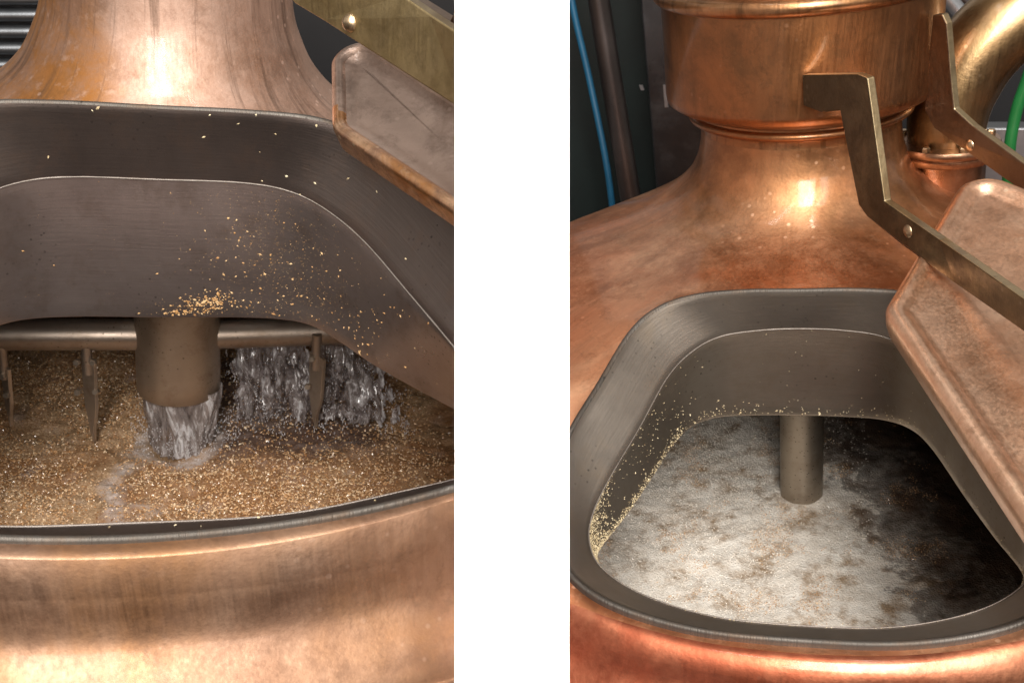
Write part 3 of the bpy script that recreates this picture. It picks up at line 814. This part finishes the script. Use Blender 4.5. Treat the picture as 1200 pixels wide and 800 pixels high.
# foam surface
def foam_h(x, y):
    v = Vector((x, y, 0)); h = .005*noise.noise(v*9)+.0025*noise.noise(v*28)+.0012*noise.noise(v*70)
    d = math.hypot(x-XR-.004, y-YR); return ZF+h+.006*math.exp(-((d-.036)/.012)**2)
nx = ny = 280; V, Fc = [], []; x0, x1, y0, y1 = XR-.62, XR+.62, 1.0, 2.25
for j in range(ny+1):
    for i in range(nx+1):
        x = x0+(x1-x0)*i/nx; y = y0+(y1-y0)*j/ny; V.append(Vector((x, y, foam_h(x, y))))
for j in range(ny):
    for i in range(nx):
        a = j*(nx+1)+i; cx = x0+(x1-x0)*(i+.5)/nx-XR; cy = y0+(y1-y0)*(j+.5)/ny-YR
        if cx*cx+cy*cy < .695**2: Fc.append((a, a+1, a+nx+2, a+nx+1))
def foam_material():
    m, nt, b = new_mat('malt_foam'); g = N(nt); v = g.coords('Object')
    n1 = g.noise(v, 21, 7, .68, .12)
    foam = g.mix(g.ramp(g.noise(v, 30, 5, .7), [(.35, 0), (.65, 1)]), (.95, .90, .82), (.82, .74, .64))
    grain = g.ramp(g.noise(v, 380, 3, .8), [(.35, (.20, .12, .06)), (.65, (.46, .31, .18))])
    c = g.mix(g.ramp(n1, [(.48, 0), (.64, .9)]), foam, grain)
    sp = g.ramp(g.noise(v, 420, 3, .9), [(.54, 0), (.68, .6)])
    c = g.mix(sp, c, (.40, .30, .20))
    # lid shadow painted into the foam colour on the right, broken by noise
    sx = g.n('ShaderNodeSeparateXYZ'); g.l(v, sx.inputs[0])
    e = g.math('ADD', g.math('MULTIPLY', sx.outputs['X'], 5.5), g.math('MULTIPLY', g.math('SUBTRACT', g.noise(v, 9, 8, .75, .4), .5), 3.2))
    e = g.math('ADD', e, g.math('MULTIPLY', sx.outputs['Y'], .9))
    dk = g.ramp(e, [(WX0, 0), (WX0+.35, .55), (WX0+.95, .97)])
    lid_shade = g.mix(g.ramp(g.noise(v, 18, 5, .7), [(.42, 0), (.70, 1)]), (.035, .020, .013), (.13, .075, .045))
    c = g.mix(dk, c, lid_shade)
    g.l(c, b.inputs['Base Color'])
    b.inputs['Roughness'].default_value = .5; b.inputs['Coat Weight'].default_value = .45; b.inputs['Coat Roughness'].default_value = .22
    vo = g.n('ShaderNodeTexVoronoi', feature='F1'); vo.inputs['Scale'].default_value = 330; g.l(v, vo.inputs['Vector'])
    g.l(g.bump(vo.outputs['Distance'], .6, .002, g.bump(g.noise(v, 60, 4, .7), .5, .004)), b.inputs['Normal'])
    return m
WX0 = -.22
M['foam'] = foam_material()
o = mk('foam', 'R', V, Fc, M['foam'], angle=180); tag(o, 'pale brewing foam with brown grain patches and the lid shadow painted dark at the right', 'foam', kind='stuff')
V, Fc = [], []; cnt = 0
while cnt < 9000:
    x = random.uniform(XR-.36, XR+.22); y = random.uniform(1.2, 1.95)
    if noise.noise(Vector((x*14, y*14, 5)))+.6*noise.noise(Vector((x*45, y*45, 2))) < random.uniform(.12, .5): continue
    flake(V, Fc, Vector((x, y, foam_h(x, y)+.0003)), random.uniform(.0005, .0012)); cnt += 1
o = mk('malt_grain', 'R', V, Fc, M['grain'], smooth=False); tag(o, 'brown malt husks drifting in clusters on the pale foam', 'malt grain', kind='stuff')
def bub_mat():
    m, nt, b = new_mat('foam_bubble'); b.inputs['Base Color'].default_value = (.85, .78, .68, 1); b.inputs['Roughness'].default_value = .08
    b.inputs['Coat Weight'].default_value = 1; return m
M['bub'] = bub_mat()
V, Fc = [], []
for i in range(9000):
    x = random.uniform(XR-.34, XR+.12); y = random.uniform(1.2, 1.9)
    if x > XR-.02 and random.random() > .25: continue
    r = random.uniform(.0005, .0013); p = Vector((x, y, foam_h(x, y))); n = len(V); m = 6
    for k in range(m): t = 2*math.pi*k/m; V.append(p+Vector((math.cos(t)*r, math.sin(t)*r, 0)))
    for k in range(m): t = 2*math.pi*k/m; V.append(p+Vector((math.cos(t)*r*.7, math.sin(t)*r*.7, r*.7)))
    V.append(p+Vector((0, 0, r)))
    for k in range(m):
        Fc.append((n+k, n+(k+1) % m, n+m+(k+1) % m, n+m+k)); Fc.append((n+m+k, n+m+(k+1) % m, n+2*m))
o = mk('foam_bubbles', 'R', V, Fc, M['bub'], angle=180); tag(o, 'tiny glinting bubbles on the pale foam', 'bubbles', kind='stuff')
def densR(x, y, t):
    d = .9*ge(t, 0, 1, 0, .10, 9)*(1 if x < 800 else .12)*(1 if y > 480 else .6)
    d += .9*ge(t, 0, 0, 0, .12, 9)*(ge(x, y, 700, 650, 40, 70)+ge(x, y, 745, 700, 50, 25))
    d += .05*ge(x, y, 765, 520, 40, 60)+.02*ge(x, y, 900, 478, 120, 8)+.25*ge(x, y, 700, 625, 14, 50)+(.5*ge(t, 0, 0, 0, .10, 9) if y > 640 else 0)
    return min(1, d+.0015)
scatter(ringsR, iwr, ilr, 4200, densR, (.0004, .0010), 'R', M['crumb_pale'], 'pale malt crumbs lining the edge of the right hatch collar')
# ---- lid (right)
PR = [atY('R', 1043, 372, 1.13), atY('R', 1140, 212, 1.36), atY('R', 1200, 615, .86)]
cornersR = [toplane(PR, 1036, 368, 'R'), toplane(PR, 1137, 200, 'R'), toplane(PR, 1400, 305, 'R'), toplane(PR, 1330, 811, 'R')]
beadR = [(-.002, -.026), (.001, -.012), (.001, 0), (-.002, .006), (-.007, .0095), (-.013, .0095), (-.018, .007), (-.023, .0035), (-.027, .0015), (-.031, .001)]
tr, frR = lid_thing('R', PR, 'pale orange copper hatch lid with rolled edge tilted open over the dark half of foam', cornersR, [.036, .036, .036, .036], beadR, M['copper_lid_r'], M['copper_lid_r'], 7, atY('R', 1150, 420, 1.05))
# ---- arms (right)
arm('R', [(940, 88), (1004, 87), (1016, 92), (1024, 150), (1036, 236), (1100, 281), (1290, 414), (1290, 452), (1120, 332), (1058, 288), (1016, 254), (1006, 240), (984, 130), (962, 132), (941, 124)],
    lambda x, y: 1.405-(x-940)*.00135, .010, M['brass_dark'], M['brass_edge'], 'dark cranked brass lid arm in front of the orange barrel', [(1065, 271, .0085, .006, True)])
arm('R', [(1093, 18), (1104, 17), (1109, 28), (1114, 90), (1118, 128), (1140, 148), (1200, 192), (1300, 262), (1300, 300), (1200, 226), (1130, 176), (1094, 150), (1083, 128), (1088, 70)],
    lambda x, y: 1.50-(x-1093)*.0011, .010, M['brass_brown'], M['brass_edge'], 'brown cranked lid arm beside the elbow pipe flange', [(1137, 170, .0085, .006, True)])
# ---- elbow pipe with flange
EP = root('elbow_pipe', 'R', atY('R', 1105, 205, 1.78), 'bronze elbow pipe bolted by a round flange onto the kettle shoulder', 'pipe')
Yf = 1.63; fc = atY('R', 1108, 170, Yf); ax = Vector((0, 0, 1))
V, Fc, UV = lathe([(.056, fc.z-.16), (.056, fc.z-.014), (.0705, fc.z-.014), (.072, fc.z-.011), (.072, fc.z-.005), (.070, fc.z-.0035), (.0725, fc.z-.002), (.0735, fc.z), (.0735, fc.z+.006), (.072, fc.z+.009), (.05, fc.z+.010), (.048, fc.z+.014)], (fc.x, fc.y), 64)
fl = mk('flange', 'R', V, Fc, M['flange'], EP, UV, angle=40)
for k in range(8):
    a = 2*math.pi*k/8+.25; p = Vector((fc.x+.0640*math.cos(a), fc.y+.0640*math.sin(a), fc.z+.0085))
    V, Fc = bolt_mesh(p, (0, 0, 1), .0062, .007); mk('bolt', 'R', V, Fc, M['bolt'], fl, smooth=False)
path = [Vector(fc)+Vector(d)*.92 for d in ((0, 0, .005), (.0, .0, .04), (.008, .005, .08), (.030, .012, .125), (.065, .02, .165), (.11, .03, .195), (.17, .04, .22), (.25, .05, .235), (.36, .06, .24))]
path = spline_open(path, 5)
V, Fc = tube(path, [.0515+.006*min(1, i/12) for i in range(len(path))], 48)
mk('bend', 'R', V, Fc, M['elbow'], EP, angle=60)
# ---- background things, right
def bgat(s, px, py, Y): return atY(s, px, py, Y)
V, Fc = tube([bgat('R', 697, -120, 2.35), bgat('R', 697, -30, 2.35), bgat('R', 711, 60, 2.34), bgat('R', 742, 250, 2.3), bgat('R', 752, 320, 2.3)], .023, 24)
o = mk('standpipe', 'R', V, Fc, M['pipe_dark'], angle=50); tag(o, 'dark grey metal pipe standing behind the kettle between blue hose and panel', 'pipe')
V, Fc = tube(spline_open([bgat('R', 664, -80, 2.5), bgat('R', 670, 0, 2.48), bgat('R', 690, 90, 2.45), bgat('R', 712, 200, 2.4), bgat('R', 722, 290, 2.4)], 6), .0075, 12)
o = mk('hose', 'R', V, Fc, M['blue']); tag(o, 'bright blue hose hanging at the left behind the kettle', 'hose')
V, Fc = tube(spline_open([bgat('R', 1300, -160, 2.2), bgat('R', 1250, -40, 2.2), bgat('R', 1215, 60, 2.2), bgat('R', 1203, 95, 2.2), bgat('R', 1190, 135, 2.2), bgat('R', 1182, 190, 2.2), bgat('R', 1180, 300, 2.25)], 6), .011, 12)
o = mk('hose', 'R', V, Fc, M['green']); tag(o, 'short green hose behind the flange of the elbow pipe', 'hose')
def quadbox(s, pts, Y, th):
    P = [atY(s, x, y, Y) for x, y in pts]; return flat_plate(P, Vector((0, th, 0)))
V, Fc = quadbox('R', [(738, -150), (880, -150), (880, 330), (778, 330)], 2.45, .03)
cb = root('cabinet', 'R', bgat('R', 820, 330, 2.45), 'dark grey metal cabinet panel behind the kettle neck', 'cabinet')
mk('door_panel', 'R', V, Fc, M['panel'], cb, smooth=False, bevel=.004)
for (a, b, c, d) in ((777, 100, 781, 126), (749, 100, 753, 106)):
    V, Fc = quadbox('R', [(a, b), (c, b), (c+2, d), (a+2, d)], 2.446, .004); mk('latch', 'R', V, Fc, M['galv'], cb, smooth=False)
V, Fc = quadbox('R', [(1040, -150), (1330, -150), (1330, 300), (1040, 300)], 3.0, .03)
o = mk('backdrop', 'R', V, Fc, M['black'], smooth=False); tag(o, kind='structure')
for i, (x0_, y0_, x1_, y1_, r) in enumerate(((1105, -10, 1150, 45, .020), (1080, -40, 1140, 8, .012))):
    V, Fc = tube([bgat('R', x0_, y0_, 2.6), bgat('R', x1_, y1_, 2.6)], r, 16); o = mk('conduit', 'R', V, Fc, M['galv'] if i == 0 else M['pipe_dark'])
    tag(o, ['pale grey conduit in the gap between barrel and elbow pipe', 'thin dark conduit high behind the elbow pipe'][i], 'conduit')
V, Fc = quadbox('R', [(1150, 150), (1330, 150), (1330, 300), (1150, 300)], 2.5, .05)
o = mk('junction_box', 'R', V, Fc, M['galv'], smooth=False, bevel=.004); tag(o, 'pale grey metal box low behind the elbow pipe flange', 'box')
V, Fc = quadbox('R', [(560, -150), (1000, -150), (1000, 420), (560, 420)], 2.75, .03)
o = mk('backdrop', 'R', V, Fc, M['green_black'], smooth=False); tag(o, kind='structure')
# ---- background, left
V, Fc = quadbox('L', [(-150, -150), (640, -150), (640, 330), (-150, 330)], 2.9, .03)
o = mk('backdrop', 'L', V, Fc, M['black'], smooth=False); tag(o, kind='structure')
lv = root('louvre_panel', 'L', bgat('L', 10, 90, 2.6), 'grey ribbed metal louvre in the top left corner behind the tun', 'louvre')
for k in range(9):
    y = -60+k*19.5
    a = bgat('L', -60, y, 2.6); b = bgat('L', 75, y, 2.6)
    V, Fc = tube([a, b], .0135, 14); mk('slat', 'L', V, Fc, M['louvre'], lv)
V, Fc = quadbox('L', [(-70, -90), (80, -90), (80, 120), (-70, 120)], 2.63, .01); mk('back_plate', 'L', V, Fc, M['panel'], lv, smooth=False)

# ================================================================== VIEW DIVIDER
c0, c1, hh = D0, 3.3, .42
V = []
for c in (c0, c1):
    for x in (-HW, HW):
        for u in (-.9, .36): V.append(BX*x+BU*u+BF*c)
o = mk('view_divider', 'C', V, [(0, 1, 3, 2), (4, 6, 7, 5), (0, 4, 5, 1), (2, 3, 7, 6), (0, 2, 6, 4), (1, 5, 7, 3)], M['white'], smooth=False)  # made-up slab standing for the blank gap between the two views
tag(o, 'plain white made-up strip between two separate views of copper vessels', 'divider')

# ================================================================== LIGHTS
def area(name, s, p, target, size, power, col=(1, 1, 1), sy=None, spread=180):
    l = bpy.data.lights.new(name, 'AREA'); l.energy = power; l.color = col; l.size = size
    if sy: l.shape = 'RECTANGLE'; l.size_y = sy
    l.spread = math.radians(spread)
    o = bpy.data.objects.new(name, l); COL.objects.link(o)
    a = W_(s, p); b = W_(s, target); o.location = a
    o.rotation_euler = (b-a).to_track_quat('-Z', 'Y').to_euler(); return o
area('lamp_left', 'L', (.05, -1.3, 1.55), (XL, 1.4, -.8), 1.1, 72, (1, .95, .89), 2.6)
area('lamp_right', 'R', (.35, -1.0, 1.55), (XR-.1, 1.4, -.8), .8, 150, (1, .95, .89), 2.4)
area('tube_lamp_left', 'L', (-.25, .9, 1.2), (XL, 1.5, -.4), .035, 3.5, (1, .97, .94), 1.2)
area('tube_lamp_right', 'R', (.25, .9, 1.2), (XR, 1.5, -.4), .018, 3, (1, .97, .94), 1.2)
# added unseen lamp, narrow, brightening only the divider's front face
p = BF*.05+BU*.62
area('divider_fill', 'C', p, BF*D0, .06, 1.0, (1, 1, 1), .55, 5)

w = bpy.data.worlds.new('World'); S.world = w; w.use_nodes = True; nt = w.node_tree; g = N(nt)
bg = nt.nodes['Background']
tc = g.n('ShaderNodeTexCoord'); sx = g.n('ShaderNodeSeparateXYZ'); g.l(tc.outputs['Generated'], sx.inputs[0])
gr = g.ramp(g.math('ADD', g.math('MULTIPLY', sx.outputs['Z'], .5), .5), [(.0, (.06, .045, .04)), (.46, (.10, .085, .08)), (.62, (.52, .47, .42)), (.85, (.64, .59, .54)), (1, (.35, .33, .31))])
nz = g.ramp(g.noise(tc.outputs['Generated'], 2.6, 3, .5, .3), [(.40, .05), (.56, 1.45)])
g.l(g.mix(1.0, gr, nz, 'MULTIPLY'), bg.inputs['Color']); bg.inputs['Strength'].default_value = .88

# ================================================================== CAMERA
cam = bpy.data.cameras.new('camera'); co = bpy.data.objects.new('camera', cam); COL.objects.link(co)
co.location = (0, 0, CAMZ); co.rotation_euler = (math.radians(90)-PITCH, 0, 0)
cam.sensor_width = 36; cam.lens = F/1200*36; cam.clip_start = .05; cam.clip_end = 100
cam.dof.use_dof = True; cam.dof.focus_distance = 1.15; cam.dof.aperture_fstop = 15
S.camera = co
S.view_settings.view_transform = 'Standard'; S.view_settings.look = 'None'; S.view_settings.exposure = 0; S.view_settings.gamma = 1
S.cycles.max_bounces = 10; S.cycles.transmission_bounces = 8
try: S.cycles.use_denoising = True
except Exception: pass
